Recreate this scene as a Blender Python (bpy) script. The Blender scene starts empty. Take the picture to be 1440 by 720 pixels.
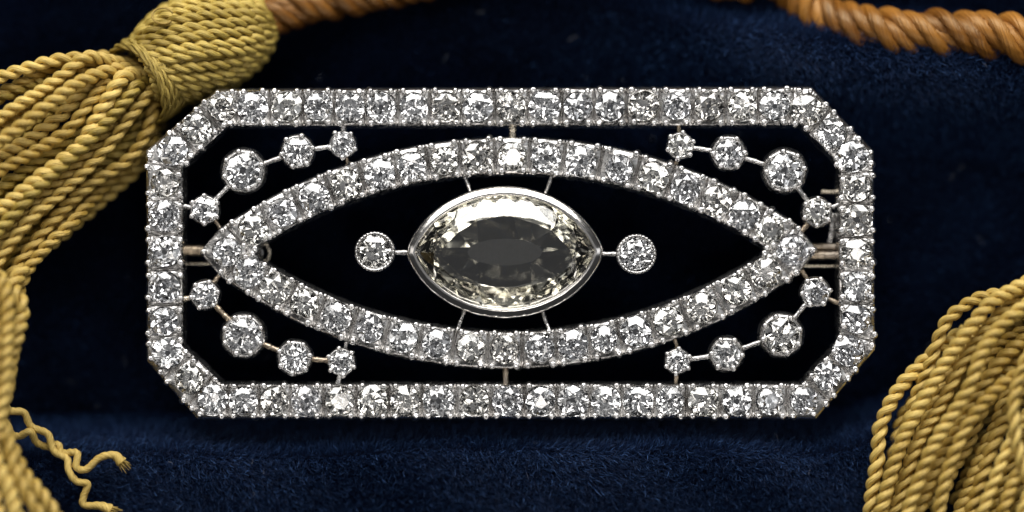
import bpy, math, random
import numpy as np
from mathutils import Matrix, Vector, Euler

random.seed(7)
rng = np.random.default_rng(11)
scene = bpy.context.scene
col = scene.collection
MM = 0.001                      # everything below is measured in millimetres, the scene in metres

# ------------------------------------------------------------------ camera
K = 0.044                       # mm per photo pixel in the plane of the girdles
ZG = 2.2                        # height of the girdle plane of the stones, mm
DIST = 250.0                    # camera height above that plane, mm
cam_data = bpy.data.cameras.new('camera')
cam = bpy.data.objects.new('camera', cam_data)
col.objects.link(cam)
cam.location = (0, 0, (ZG + DIST) * MM)
cam_data.sensor_width = 36.0
cam_data.lens = 36.0 * DIST / (1440 * K)
cam_data.clip_start = 0.01
cam_data.clip_end = 10.0
cam_data.dof.use_dof = True
cam_data.dof.focus_distance = (DIST + 0.0) * MM
cam_data.dof.aperture_fstop = 6.7
scene.camera = cam

# ------------------------------------------------------------------ world, lamps, exposure
world = bpy.data.worlds.new('World')
scene.world = world
world.use_nodes = True
bg = world.node_tree.nodes['Background']
bg.inputs['Color'].default_value = (0.95, 0.97, 1.0, 1)
bg.inputs['Strength'].default_value = 0.03

def area_lamp(name, loc, size, radiance, color=(1, 1, 1), target=(0, 0, 0)):
    d = bpy.data.lights.new(name, 'AREA')
    d.shape = 'RECTANGLE'
    d.size, d.size_y = size[0] * MM, size[1] * MM
    d.energy = radiance * math.pi * d.size * d.size_y
    d.color = color
    o = bpy.data.objects.new(name, d)
    col.objects.link(o)
    o.location = Vector(loc) * MM
    o.rotation_euler = (Vector(target) - Vector(loc)).to_track_quat('-Z', 'Y').to_euler()
    o['kind'] = 'helper'
    return o

area_lamp('softbox_key', (-10, 225, 155), (360, 190), 6.3, (1.0, 0.985, 0.96))
area_lamp('softbox_side', (-185, 20, 205), (70, 150), 1.0, (1.0, 0.97, 0.93))
area_lamp('softbox_other_side', (190, 10, 200), (60, 140), 1.1, (0.97, 0.98, 1.0))
area_lamp('softbox_front', (30, -78, 250), (80, 45), 6.0, (1.0, 0.95, 0.90))
area_lamp('ceiling_bounce', (0, 0, 480), (620, 520), 0.15, (0.98, 0.98, 1.0))

scene.view_settings.view_transform = 'Standard'
scene.view_settings.look = 'None'
scene.view_settings.exposure = 0.0
scene.view_settings.gamma = 1.0
scene.view_settings.use_curve_mapping = False
scene.render.film_transparent = False
cy = scene.cycles
cy.max_bounces = 20
cy.transmission_bounces = 18
cy.glossy_bounces = 8
cy.diffuse_bounces = 3
cy.caustics_reflective = False
cy.caustics_refractive = False
cy.sample_clamp_indirect = 8.0
cy.use_denoising = True
cy.blur_glossy = 0.0

# ------------------------------------------------------------------ helpers
def P(px, py, z=ZG):
    """the point at height z (mm) that stands at photo position px, py"""
    s = (DIST + ZG - z) / DIST
    return np.array([(px - 720) * K * s, (360 - py) * K * s, z])

def tag(o, label, cat=None, group=None, kind=None):
    o['label'] = label
    if cat: o['category'] = cat
    if group: o['group'] = group
    if kind: o['kind'] = kind
    return o

def empty(name, loc_mm):
    o = bpy.data.objects.new(name, None)
    col.objects.link(o)
    o.empty_display_size = 0.002
    o.location = Vector(loc_mm) * MM
    return o

WLOC = {}
def world_loc(o):
    v = Vector((0, 0, 0))
    m = Matrix.Identity(4)
    chain = []
    while o is not None:
        chain.append(o); o = o.parent
    for c in reversed(chain):
        m = m @ c.matrix_parent_inverse @ c.matrix_basis
    return m

def add_obj(name, me, parent=None, matrix=None):
    """link a mesh whose vertices (or matrix) are in world metres, under parent"""
    o = bpy.data.objects.new(name, me)
    col.objects.link(o)
    if parent is not None:
        o.parent = parent
        o.matrix_parent_inverse = world_loc(parent).inverted()
    if matrix is not None:
        o.matrix_basis = matrix
    return o

def mesh(name, verts_mm, faces, mat, smooth=True, uv=None):
    me = bpy.data.meshes.new(name)
    me.from_pydata((np.asarray(verts_mm, dtype=float) * MM).tolist(), [], faces)
    me.materials.append(mat)
    me.polygons.foreach_set('use_smooth', [smooth] * len(me.polygons))
    if uv is not None:
        l = me.uv_layers.new(name='UVMap')
        l.data.foreach_set('uv', np.asarray(uv, dtype=np.float32).ravel())
    me.update()
    return me

class MB:
    def __init__(s): s.v = []; s.f = []
    def add(s, verts, faces):
        n = len(s.v)
        s.v.extend([tuple(v) for v in verts])
        s.f.extend([tuple(i + n for i in f) for f in faces])
    def build(s, name, mat, smooth=True):
        return mesh(name, s.v, s.f, mat, smooth)

def rings(ringlist, closed=True, cap0=False, cap1=False):
    """quads between successive rings of equal length"""
    n = len(ringlist[0]); v = [p for r in ringlist for p in r]; f = []
    for i in range(len(ringlist) - 1):
        for j in range(n if closed else n - 1):
            k = (j + 1) % n
            f.append((i * n + j, i * n + k, (i + 1) * n + k, (i + 1) * n + j))
    if cap0: f.append(tuple(range(n - 1, -1, -1)))
    if cap1: f.append(tuple((len(ringlist) - 1) * n + j for j in range(n)))
    return v, f

def catmull(pts, step):
    """even resample of a Catmull-Rom curve through pts"""
    pts = np.asarray(pts, float)
    p = np.vstack([2 * pts[0] - pts[1], pts, 2 * pts[-1] - pts[-2]])
    out = []
    for i in range(1, len(p) - 2):
        t = np.linspace(0, 1, 24, endpoint=False)[:, None]
        a, b, c, d = p[i - 1], p[i], p[i + 1], p[i + 2]
        out.append(0.5 * ((2 * b) + (-a + c) * t + (2 * a - 5 * b + 4 * c - d) * t ** 2 + (-a + 3 * b - 3 * c + d) * t ** 3))
    out.append(pts[-1][None])
    q = np.vstack(out)
    return resample(q, step)

def resample(q, step):
    L = np.concatenate([[0], np.cumsum(np.linalg.norm(np.diff(q, axis=0), axis=1))])
    n = max(4, int(L[-1] / step) + 1)
    s = np.linspace(0, L[-1], n)
    return np.stack([np.interp(s, L, q[:, k]) for k in range(3)], 1)

def frames(c):
    t = np.gradient(c, axis=0)
    t /= np.linalg.norm(t, axis=1)[:, None] + 1e-12
    u = np.cross(t[0], [0.13, 0.2, 1.0]); u /= np.linalg.norm(u)
    U = np.zeros_like(c)
    for i in range(len(c)):
        u = u - t[i] * np.dot(u, t[i]); u = u / (np.linalg.norm(u) + 1e-12)
        U[i] = u
    return t, U, np.cross(t, U)

def ply_paths(c, rad, pitch, n, phase=0.0, wob=0.0):
    t, U, V = frames(c)
    s = np.concatenate([[0], np.cumsum(np.linalg.norm(np.diff(c, axis=0), axis=1))])
    ph = 2 * math.pi * s / pitch + phase
    if wob:
        ph = ph + wob * np.sin(s / pitch * 1.7 + phase * 3)
    res = []
    for k in range(n):
        a = ph + 2 * math.pi * k / n
        e = np.cos(a)[:, None] * U + np.sin(a)[:, None] * V
        r = np.asarray(rad); r = r[:, None] if r.ndim else r
        res.append((c + e * r, e))
    return res

def tube(c, e, r, sides=7, cap=True, ridge=0.0, twist=0.0):
    """tube round the path c; e = reference directions; r scalar or array. gives verts, faces, uv"""
    t = np.gradient(c, axis=0); t /= np.linalg.norm(t, axis=1)[:, None] + 1e-12
    e = e - t * np.sum(e * t, 1)[:, None]; e /= np.linalg.norm(e, axis=1)[:, None] + 1e-12
    b = np.cross(t, e)
    a = np.arange(sides) * 2 * math.pi / sides
    r = np.broadcast_to(np.asarray(r, float), (len(c),))
    n = len(c); s = np.concatenate([[0], np.cumsum(np.linalg.norm(np.diff(c, axis=0), axis=1))])
    A = a[None, :] + twist * s[:, None]
    rr = r[:, None] * (1 + ridge * np.where(np.arange(sides) % 2 == 0, 1.0, -1.0))[None, :]
    if ridge: rr = rr * (1 + ridge * 0.5 * np.sin(np.arange(sides) * 2.4 + s[:, None] * 1.3))
    v = c[:, None, :] + rr[:, :, None] * (np.cos(A)[:, :, None] * e[:, None, :] + np.sin(A)[:, :, None] * b[:, None, :])
    f = []; uv = []
    for i in range(n - 1):
        for j in range(sides):
            k = (j + 1) % sides
            f.append((i * sides + j, (i + 1) * sides + j, (i + 1) * sides + k, i * sides + k)[::-1])
            u0, u1 = j / sides, (j + 1) / sides
            uv += [(u1, s[i]), (u1, s[i + 1]), (u0, s[i + 1]), (u0, s[i])]
    if cap:
        f.append(tuple(range(sides))[::-1]); uv += [(0, 0)] * sides
        f.append(tuple((n - 1) * sides + j for j in range(sides))); uv += [(0, 0)] * sides
    return v.reshape(-1, 3), f, uv

FUZZ = None
def cord_mesh(name, c, width, pitch, mat, n=2, phase=0.0, sides=12, taper=None, wob=0.25, fat=0.94, ridge=0.085):
    """twisted cord of n plies along the dense path c (mm)"""
    w = width / 2
    if n == 2: hr, pr = w * 0.5, w * 0.5 * fat
    else: hr, pr = w * 0.54, w * 0.47 * fat
    k = np.ones(len(c)) if taper is None else taper
    V = []; F = []; UV = []
    s = np.arange(len(c)) * 1.0
    for q, e in ply_paths(c, hr * k, pitch, n, phase, wob):
        a0, a1 = random.random() * 6, random.random() * 6
        un = 1 + 0.05 * np.sin(s * 0.13 + a0) + 0.04 * np.sin(s * 0.31 + a1)
        v, f, uv = tube(q, e, pr * k * un, sides, True, ridge, -0.9 / max(.1, pr))
        if FUZZ is not None:
            for i in rng.integers(2, len(q) - 2, max(3, len(q) // 7)):
                FUZZ.append((v[i * sides + int(rng.integers(sides))], q[i], q[i + 1] - q[i - 1]))
        off = sum(len(x) for x in V)
        V.append(v); F += [tuple(i + off for i in ff) for ff in f]; UV += uv
    return mesh(name, np.vstack(V), F, mat, True, UV)

# ------------------------------------------------------------------ materials
def new_mat(name):
    m = bpy.data.materials.new(name); m.use_nodes = True
    nt = m.node_tree
    return m, nt, nt.nodes['Principled BSDF']

def node(nt, kind, **kw):
    n = nt.nodes.new(kind)
    for k, v in kw.items(): setattr(n, k, v)
    return n

def metal(name, c, rough, c2=None, bump=0.25, scale=2500.0):
    m, nt, b = new_mat(name)
    b.inputs['Metallic'].default_value = 1.0
    tc = node(nt, 'ShaderNodeTexCoord')
    geo = node(nt, 'ShaderNodeNewGeometry')
    n1 = node(nt, 'ShaderNodeTexNoise'); n1.inputs['Scale'].default_value = 420.0; n1.inputs['Detail'].default_value = 4
    nt.links.new(geo.outputs['Position'], n1.inputs['Vector'])
    ramp = node(nt, 'ShaderNodeMapRange')
    ramp.inputs['From Min'].default_value = 0.35; ramp.inputs['From Max'].default_value = 0.7
    nt.links.new(n1.outputs['Fac'], ramp.inputs['Value'])
    mix = node(nt, 'ShaderNodeMix', data_type='RGBA')
    mix.inputs['A'].default_value = (*c, 1); mix.inputs['B'].default_value = (*(c2 or c), 1)
    nt.links.new(ramp.outputs['Result'], mix.inputs['Factor'])
    nt.links.new(mix.outputs['Result'], b.inputs['Base Color'])
    n2 = node(nt, 'ShaderNodeTexNoise'); n2.inputs['Scale'].default_value = scale; n2.inputs['Detail'].default_value = 3
    nt.links.new(geo.outputs['Position'], n2.inputs['Vector'])
    r2 = node(nt, 'ShaderNodeMapRange')
    r2.inputs['To Min'].default_value = rough * 0.7; r2.inputs['To Max'].default_value = rough * 1.4
    nt.links.new(n2.outputs['Fac'], r2.inputs['Value'])
    nt.links.new(r2.outputs['Result'], b.inputs['Roughness'])
    bp = node(nt, 'ShaderNodeBump'); bp.inputs['Strength'].default_value = bump; bp.inputs['Distance'].default_value = 0.00006
    nt.links.new(n2.outputs['Fac'], bp.inputs['Height'])
    nt.links.new(bp.outputs['Normal'], b.inputs['Normal'])
    return m

SILVER = metal('aged_platinum', (0.76, 0.75, 0.74), 0.26, (0.46, 0.445, 0.43), 0.5)
BRIGHT = metal('polished_platinum', (0.91, 0.88, 0.85), 0.15, (0.84, 0.81, 0.77), 0.15)
BEAD = metal('rubbed_platinum_beads', (0.92, 0.905, 0.89), 0.26, (0.78, 0.76, 0.74), 0.2)
GOLD = metal('old_gold_solder', (0.50, 0.40, 0.28), 0.34, (0.36, 0.31, 0.26), 0.5)
PALEGOLD = metal('pale_gold', (0.72, 0.65, 0.52), 0.25, (0.55, 0.48, 0.38), 0.3)

def gem(name, tint):
    m = bpy.data.materials.new(name); m.use_nodes = True
    nt = m.node_tree; nt.nodes.clear()
    out = node(nt, 'ShaderNodeOutputMaterial')
    g = node(nt, 'ShaderNodeBsdfGlass')
    g.inputs['Roughness'].default_value = 0.0
    g.inputs['Color'].default_value = (*tint, 1)
    g.inputs['IOR'].default_value = 2.417
    nt.links.new(g.outputs[0], out.inputs['Surface'])
    return m

# old stones differ a little in body colour
DIAMONDS = [gem('white_diamond', (0.995, 0.995, 0.995)), gem('grey_diamond', (0.985, 0.985, 0.988)), gem('cream_diamond', (0.994, 0.990, 0.978)), gem('faint_brown_diamond', (0.984, 0.978, 0.966))]
DIAMOND_WARM = gem('warm_diamond', (0.999, 0.992, 0.962))

def silk(name, c, c2, rough=0.44):
    """twisted silk: fine filaments along each ply"""
    m, nt, b = new_mat(name)
    uvn = node(nt, 'ShaderNodeUVMap')
    mp = node(nt, 'ShaderNodeMapping'); mp.inputs['Scale'].default_value = (22, 0.55, 1)
    sep = node(nt, 'ShaderNodeSeparateXYZ'); nt.links.new(uvn.outputs['UV'], sep.inputs[0])
    # filaments wind slowly round the ply: shift u with length
    ma = node(nt, 'ShaderNodeMath', operation='MULTIPLY_ADD'); ma.inputs[1].default_value = -0.35
    nt.links.new(sep.outputs['Y'], ma.inputs[0]); nt.links.new(sep.outputs['X'], ma.inputs[2])
    com = node(nt, 'ShaderNodeCombineXYZ')
    nt.links.new(ma.outputs[0], com.inputs['X']); nt.links.new(sep.outputs['Y'], com.inputs['Y'])
    nt.links.new(com.outputs[0], mp.inputs['Vector'])
    nz = node(nt, 'ShaderNodeTexNoise'); nz.inputs['Scale'].default_value = 1.0; nz.inputs['Detail'].default_value = 3
    nt.links.new(mp.outputs[0], nz.inputs['Vector'])
    geo = node(nt, 'ShaderNodeNewGeometry')
    big = node(nt, 'ShaderNodeTexNoise'); big.inputs['Scale'].default_value = 260.0; big.inputs['Detail'].default_value = 2
    nt.links.new(geo.outputs['Position'], big.inputs['Vector'])
    oi = node(nt, 'ShaderNodeObjectInfo')
    s1 = node(nt, 'ShaderNodeMath', operation='ADD'); nt.links.new(nz.outputs['Fac'], s1.inputs[0]); nt.links.new(big.outputs['Fac'], s1.inputs[1])
    s2 = node(nt, 'ShaderNodeMath', operation='MULTIPLY_ADD'); s2.inputs[1].default_value = 0.5
    nt.links.new(oi.outputs['Random'], s2.inputs[0]); nt.links.new(s1.outputs[0], s2.inputs[2])
    mr = node(nt, 'ShaderNodeMapRange'); mr.inputs['From Min'].default_value = 0.85; mr.inputs['From Max'].default_value = 1.6
    nt.links.new(s2.outputs[0], mr.inputs['Value'])
    mix = node(nt, 'ShaderNodeMix', data_type='RGBA')
    mix.inputs['A'].default_value = (*c, 1); mix.inputs['B'].default_value = (*c2, 1)
    nt.links.new(mr.outputs[0], mix.inputs['Factor']); nt.links.new(mix.outputs['Result'], b.inputs['Base Color'])
    b.inputs['Roughness'].default_value = rough
    b.inputs['Specular IOR Level'].default_value = 0.9
    b.inputs['Specular Tint'].default_value = (1.0, 0.86, 0.58, 1)
    b.inputs['Anisotropic'].default_value = 0.75
    tg = node(nt, 'ShaderNodeTangent', direction_type='UV_MAP'); nt.links.new(tg.outputs[0], b.inputs['Tangent'])
    b.inputs['Sheen Weight'].default_value = 0.08
    b.inputs['Sheen Roughness'].default_value = 0.4
    b.inputs['Sheen Tint'].default_value = (*c2, 1)
    bp = node(nt, 'ShaderNodeBump'); bp.inputs['Strength'].default_value = 1.0; bp.inputs['Distance'].default_value = 0.00011
    nt.links.new(nz.outputs['Fac'], bp.inputs['Height']); nt.links.new(bp.outputs['Normal'], b.inputs['Normal'])
    return m

SILK_OLIVE = silk('olive_gold_silk', (0.25, 0.165, 0.022), (0.74, 0.55, 0.14))
SILK_GOLD = silk('yellow_gold_silk', (0.37, 0.225, 0.034), (0.88, 0.64, 0.19))
SILK_BROWN = silk('amber_brown_silk', (0.12, 0.040, 0.005), (0.45, 0.195, 0.036), 0.42)
PLASTIC = new_mat('pale_thread')[0]
PLASTIC.node_tree.nodes['Principled BSDF'].inputs['Base Color'].default_value = (0.46, 0.41, 0.25, 1)
PLASTIC.node_tree.nodes['Principled BSDF'].inputs['Roughness'].default_value = 0.35

def velvet_base():
    m, nt, b = new_mat('navy_velvet_ground')
    geo = node(nt, 'ShaderNodeNewGeometry')
    nz = node(nt, 'ShaderNodeTexNoise'); nz.inputs['Scale'].default_value = 900
    nt.links.new(geo.outputs['Position'], nz.inputs['Vector'])
    mix = node(nt, 'ShaderNodeMix', data_type='RGBA')
    mix.inputs['A'].default_value = (0.0015, 0.0025, 0.008, 1); mix.inputs['B'].default_value = (0.003, 0.006, 0.018, 1)
    nt.links.new(nz.outputs['Fac'], mix.inputs['Factor']); nt.links.new(mix.outputs['Result'], b.inputs['Base Color'])
    b.inputs['Roughness'].default_value = 0.9
    b.inputs['Specular IOR Level'].default_value = 0.05
    return m
def velvet_fibre():
    m, nt, b = new_mat('navy_velvet_fibre')
    hi = node(nt, 'ShaderNodeHairInfo')
    pw = node(nt, 'ShaderNodeMath', operation='POWER'); pw.inputs[1].default_value = 7.0
    nt.links.new(hi.outputs['Random'], pw.inputs[0])
    mix = node(nt, 'ShaderNodeMix', data_type='RGBA')
    mix.inputs['A'].default_value = (0.004, 0.016, 0.060, 1); mix.inputs['B'].default_value = (0.075, 0.17, 0.42, 1)
    nt.links.new(pw.outputs[0], mix.inputs['Factor']); nt.links.new(mix.outputs['Result'], b.inputs['Base Color'])
    b.inputs['Roughness'].default_value = 0.5
    b.inputs['Specular IOR Level'].default_value = 0.35
    return m
VELVET = velvet_base()
FIBRE = velvet_fibre()

# ------------------------------------------------------------------ the velvet
def sst(a, b, x):
    t = np.clip((x - a) / (b - a), 0, 1)
    return t * t * (3 - 2 * t)

def velvet_height(px, py):
    """height in mm of the cloth at photo position (px, py) taken in the girdle plane"""
    px = np.asarray(px, float); py = np.asarray(py, float)
    edge = 606 + 5 * np.sin(px / 170.0) + 3 * np.sin(px / 61.0 + 1) - 40 * sst(1120, 1320, px) + 6 * sst(120, -60, px)
    front = sst(-22, 34, py - edge)
    z = -3.6 + 4.9 * front - 2.0 * sst(20, 170, py - edge)
    crest = 30 + 0.155 * (px - 1000) + 10 * np.sin(px / 130.0)
    d = py - crest
    hump = np.where(d > 0, 1 - sst(0, 150, d), 1 - sst(0, 70, -d)) * sst(740, 1140, px)
    z = z + 3.6 * hump
    z = z + 0.25 * np.sin(px / 97.0 + py / 140.0) + 0.18 * np.sin(py / 53.0 - px / 210.0) + 0.1 * np.sin(px / 31 + 2) * np.sin(py / 37)
    # dent under the tassel head
    z = z - 1.2 * np.exp(-((px - 250) / 150) ** 2 - ((py - 90) / 110) ** 2)
    return z

def build_velvet():
    xs = np.linspace(-160, 1600, 260); ys = np.linspace(-150, 860, 170)
    X, Y = np.meshgrid(xs, ys)
    Z = velvet_height(X, Y)
    v = np.stack([(X - 720) * K, (360 - Y) * K, Z], -1).reshape(-1, 3)
    nx = len(xs); f = []
    for j in range(len(ys) - 1):
        for i in range(nx - 1):
            a = j * nx + i
            f.append((a, a + nx, a + nx + 1, a + 1))
    o = add_obj('velvet_cloth', mesh('velvet_cloth', v, f, VELVET))
    tag(o, 'dark navy velvet cloth lying in folds under the jewel', kind='structure')
    # pile
    n = 700000
    px = rng.uniform(-110, 1550, n); py = rng.uniform(-110, 830, n)
    z = velvet_height(px, py)
    e = 2.0
    gx = (velvet_height(px + e, py) - velvet_height(px - e, py)) / (2 * e * K)
    gy = -(velvet_height(px, py + e) - velvet_height(px, py - e)) / (2 * e * K)
    N = np.stack([-gx, -gy, np.ones(n)], 1); N /= np.linalg.norm(N, axis=1)[:, None]
    root = np.stack([(px - 720) * K, (360 - py) * K, z], 1)
    # nap: locally coherent lean plus scatter
    patch = 0.5 + 0.5 * np.sin(px / 128.0 + 1.7 * np.sin(py / 70.0) + 0.8) * np.sin(px / 57.0 - py / 49.0)
    la = 0.05 + 0.75 * patch + 0.15 * np.sin(px / 37.0 - py / 45.0)
    lb = 0.15 + 0.20 * np.sin(px / 71.0 - py / 97.0 + 1.3)
    lie = np.clip(0.14 + sst(-2.9, 0.5, z) * (0.45 + 0.65 * patch) * np.where(py < 300, .8, 1.0), 0, 1.1)[:, None]        # the pile is brushed over on the folds, upright in the hollow
    lean = lie * (np.stack([la, lb, np.zeros(n)], 1) + rng.normal(0, 0.50, (n, 3)) * [1, 1, 0.3])
    L = rng.uniform(0.38, 0.72, n)
    stray = rng.random(n) < 0.012
    L[stray] *= rng.uniform(1.2, 1.9, stray.sum())
    d1 = N + 0.5 * lean; d1 /= np.linalg.norm(d1, axis=1)[:, None]
    d2 = N * 0.8 + 1.25 * lean; d2 /= np.linalg.norm(d2, axis=1)[:, None]
    p0 = root - N * 0.02
    p1 = p0 + d1 * (L * 0.5)[:, None]
    p2 = p1 + d2 * (L * 0.5)[:, None]
    pos = np.stack([p0, p1, p2], 1).reshape(-1, 3) * MM
    cu = bpy.data.hair_curves.new('velvet_pile')
    cu.add_curves([3] * n)
    cu.points.foreach_set('position', pos.astype(np.float32).ravel())
    w_ = np.where(rng.random(n) < .14, 1.9, 0.95)
    r = (np.array([0.0095, 0.009, 0.003])[None] * w_[:, None]).ravel() * MM
    at = cu.attributes.get('radius') or cu.attributes.new('radius', 'FLOAT', 'POINT')
    at.data.foreach_set('value', r.astype(np.float32))
    cu.materials.append(FIBRE)
    po = bpy.data.objects.new('velvet_pile', cu)
    col.objects.link(po)
    tag(po, 'short soft navy blue pile fibres covering the velvet cloth', 'velvet', kind='stuff')
build_velvet()
def build_lint():
    n = 60
    px = rng.uniform(20, 1430, n); py = np.where(rng.random(n) < .5, rng.uniform(480, 715, n), rng.uniform(5, 420, n))
    p = np.stack([(px - 720) * K, (360 - py) * K, velvet_height(px, py) + .5], 1)
    a = rng.uniform(0, 6.28, n); L = rng.uniform(.2, .7, n)
    pts = []; da = rng.normal(0, .5, n)
    q = p.copy(); out = [q.copy()]
    for k in range(5):
        q = q + np.stack([np.cos(a), np.sin(a), rng.normal(0, .25, n)], 1) * (L / 5)[:, None]; a = a + da * .5; out.append(q.copy())
    pos = np.stack(out, 1).reshape(-1, 3) * MM
    cu = bpy.data.hair_curves.new('lint'); cu.add_curves([6] * n)
    cu.points.foreach_set('position', pos.astype(np.float32).ravel())
    at = cu.attributes.get('radius') or cu.attributes.new('radius', 'FLOAT', 'POINT')
    at.data.foreach_set('value', np.full(n * 6, 0.0055 * MM, dtype=np.float32))
    m, nt, b = new_mat('pale_lint'); b.inputs['Base Color'].default_value = (.30, .31, .36, 1); b.inputs['Roughness'].default_value = .6
    cu.materials.append(m)
    o = bpy.data.objects.new('lint', cu); col.objects.link(o)
    tag(o, 'pale specks and hairs of lint scattered over the velvet', 'lint', kind='stuff')
build_lint()

# ------------------------------------------------------------------ the stones
def gem_points(N, outline, rt, rm, rc, rp, hc, hp, gt=0.03, tab=None, cul=None, split=False):
    """faceted stone; outline(theta)->xy of the girdle (unit), returns verts and faces. N-fold, 2N girdle points"""
    v = []; f = []
    da = math.pi / N
    def ring(r, off, z, n=N, fn=None):
        i0 = len(v)
        for k in range(n):
            a = off + k * (2 * math.pi / n)
            x, y = (fn or outline)(a)
            v.append((x * r, y * r, z))
        return [i0 + k for k in range(n)]
    t = ring(rt, 0, hc, fn=tab)
    zm = hc - (rm * math.cos(da) - rt) / max(1e-6, (1 - rt)) * (hc - gt)
    m = ring(rm, da, zm)
    g = ring(1, 0, gt, 2 * N)
    h = ring(1, 0, -gt, 2 * N)
    zp = -(hp - (rp * math.cos(da) - rc) / max(1e-6, 1 - rc) * (hp - gt))
    q = ring(rp, da, zp)
    c = ring(rc, 0, -hp, fn=cul)
    f.append(tuple(t)); f.append(tuple(reversed(c)))
    for k in range(N):
        k1 = (k + 1) % N; km = (k - 1) % N
        f.append((t[k], m[k], t[k1]))
        f.append((t[k], m[km], g[2 * k], m[k]))
        f.append((m[k], g[2 * k], g[2 * k + 1])); f.append((m[k], g[2 * k + 1], g[(2 * k + 2) % (2 * N)]))
        f.append((c[k], c[k1], q[k]))
        if split: f.append((c[k], q[k], q[km])); f.append((q[km], q[k], h[2 * k]))
        else: f.append((c[k], q[k], h[2 * k], q[km]))
        f.append((q[k], h[2 * k + 1], h[2 * k])); f.append((q[k], h[(2 * k + 2) % (2 * N)], h[2 * k + 1]))
    for k in range(2 * N):
        k1 = (k + 1) % (2 * N)
        f.append((g[k], h[k], h[k1], g[k1]))
    return v, f

def round_outline(cush):
    def fn(a):
        r = 1 + cush * math.cos(4 * a)
        return r * math.cos(a), r * math.sin(a)
    return fn

GEMS = []
for i in range(12):
    cu_ = random.choice([0, 0.02, -0.04, 0.035])
    v, f = gem_points((8, 7, 6, 6)[i % 4], round_outline(cu_ if i % 4 < 1 else 0), random.uniform(0.44, 0.62), random.uniform(0.84, 0.93), random.uniform(0.08, 0.22),
                      random.uniform(0.86, 0.95), random.uniform(0.30, 0.46), random.uniform(0.66, 0.92))
    v = [(x + random.uniform(-.012, .012), y + random.uniform(-.012, .012), z + random.uniform(-.008, .008)) for x, y, z in v]
    GEMS.append(mesh('diamond', v, f, DIAMONDS[(0, 1, 0, 2, 0, 3, 1, 0, 2, 0, 1, 3)[i]], False))      # radius 1 mm, scaled per stone

def place_gem(c_px, r_px, parent, z=ZG + 0.04, tilt=8.5, ell=None, name='diamond'):
    p = P(c_px[0], c_px[1], z) * MM
    s = r_px * K
    ex = ell or (1 + random.uniform(-.05, .05))
    rot = Euler((math.radians(random.gauss(0, tilt * .6)), math.radians(random.gauss(0, tilt * .6)), 0)).to_matrix().to_4x4()
    m = Matrix.Translation(p) @ rot @ Matrix.Rotation(random.uniform(0, 6.28), 4, 'Z') @ Matrix.Diagonal((s * ex, s / ex, s, 1))
    return add_obj(name, random.choice(GEMS), parent, m)

# a cupped grain (little bead of metal raised over the girdle) and a longer claw, unit = radius
def lathe(profile, n):
    rl = []
    for r, z in profile:
        rl.append([(r * math.cos(2 * math.pi * k / n), r * math.sin(2 * math.pi * k / n), z) for k in range(n)])
    return rings(rl, cap1=True)
gv, gf = lathe([(1.15, -2.2), (1.05, -0.6), (1.0, 0.1), (0.86, 0.5), (0.58, 0.74), (0.30, 0.70), (0.1, 0.62)], 10)
GRAIN = mesh('grain', gv, gf, BEAD)
cv, cf = lathe([(0.8, -3.4), (0.9, -2.0), (1.0, -0.3), (0.98, 0.2), (0.8, 0.62), (0.5, 0.85), (0.25, 0.82), (0.08, 0.76)], 10)
CLAW = mesh('claw', cv, cf, BEAD)

brooch = empty('brooch', (0, 0, -0.4))
tag(brooch, 'rectangular diamond brooch with cut corners and eye-shaped centre on navy velvet', 'brooch')

# ---- rows of cells
def seg_hit(p, d, a, b):
    """ray p+t*d with segment a-b: t or None"""
    e = b - a
    den = d[0] * e[1] - d[1] * e[0]
    if abs(den) < 1e-12: return None
    w = a - p
    t = (w[0] * e[1] - w[1] * e[0]) / den
    u = (w[0] * d[1] - w[1] * d[0]) / den
    if t > 1e-6 and -1e-9 <= u <= 1 + 1e-9: return t
    return None
def ray_poly(c, a, poly):
    d = np.array([math.cos(a), math.sin(a)])
    best = None
    for i in range(len(poly)):
        t = seg_hit(c, d, poly[i], poly[(i + 1) % len(poly)])
        if t is not None and (best is None or t < best): best = t
    return best if best is not None else 10.0

def W(x, y, z):          # photo pixels in the girdle plane -> mm
    return ((x - 720) * K, (360 - y) * K, z)

def cell(mb, c, r, poly, zs=0.0):
    """one setting: plate with a conical seat, sloping to its border, and walls that flare to the back"""
    c = np.array(c, float); poly = [np.array(p, float) for p in poly]
    poly = [p + (c - p) / np.linalg.norm(c - p) * 0.35 for p in poly]
    angs = sorted([2 * math.pi * k / 32 for k in range(32)] + [math.atan2(p[1] - c[1], p[0] - c[0]) % (2 * math.pi) for p in poly])
    ang = [angs[0]]
    for a in angs[1:]:
        if a - ang[-1] > 1e-3: ang.append(a)
    R = [[] for _ in range(7)]
    for a in ang:
        d = ray_poly(c, a + 1e-7, poly)
        rh = min(r * 0.97, d - 0.5)
        u = np.array([math.cos(a), math.sin(a)])
        for k, (rr, z) in enumerate(((rh * 0.55, ZG - 1.3), (rh * 0.8, ZG - 0.55), (rh, ZG - 0.10), (rh + min(2.0, (d - rh) * .35), ZG - 0.05), (rh + (d - rh) * .75, ZG - 0.14), (d, ZG - 0.24), (d + 3.2, ZG - 2.0))):
            q = c + u * rr
            R[k].append(W(q[0], q[1], z + zs))
    # pixel y points down, so walk the rings the other way round
    R = [list(reversed(x)) for x in R]
    mb.add(*rings(R[::-1]))

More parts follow.
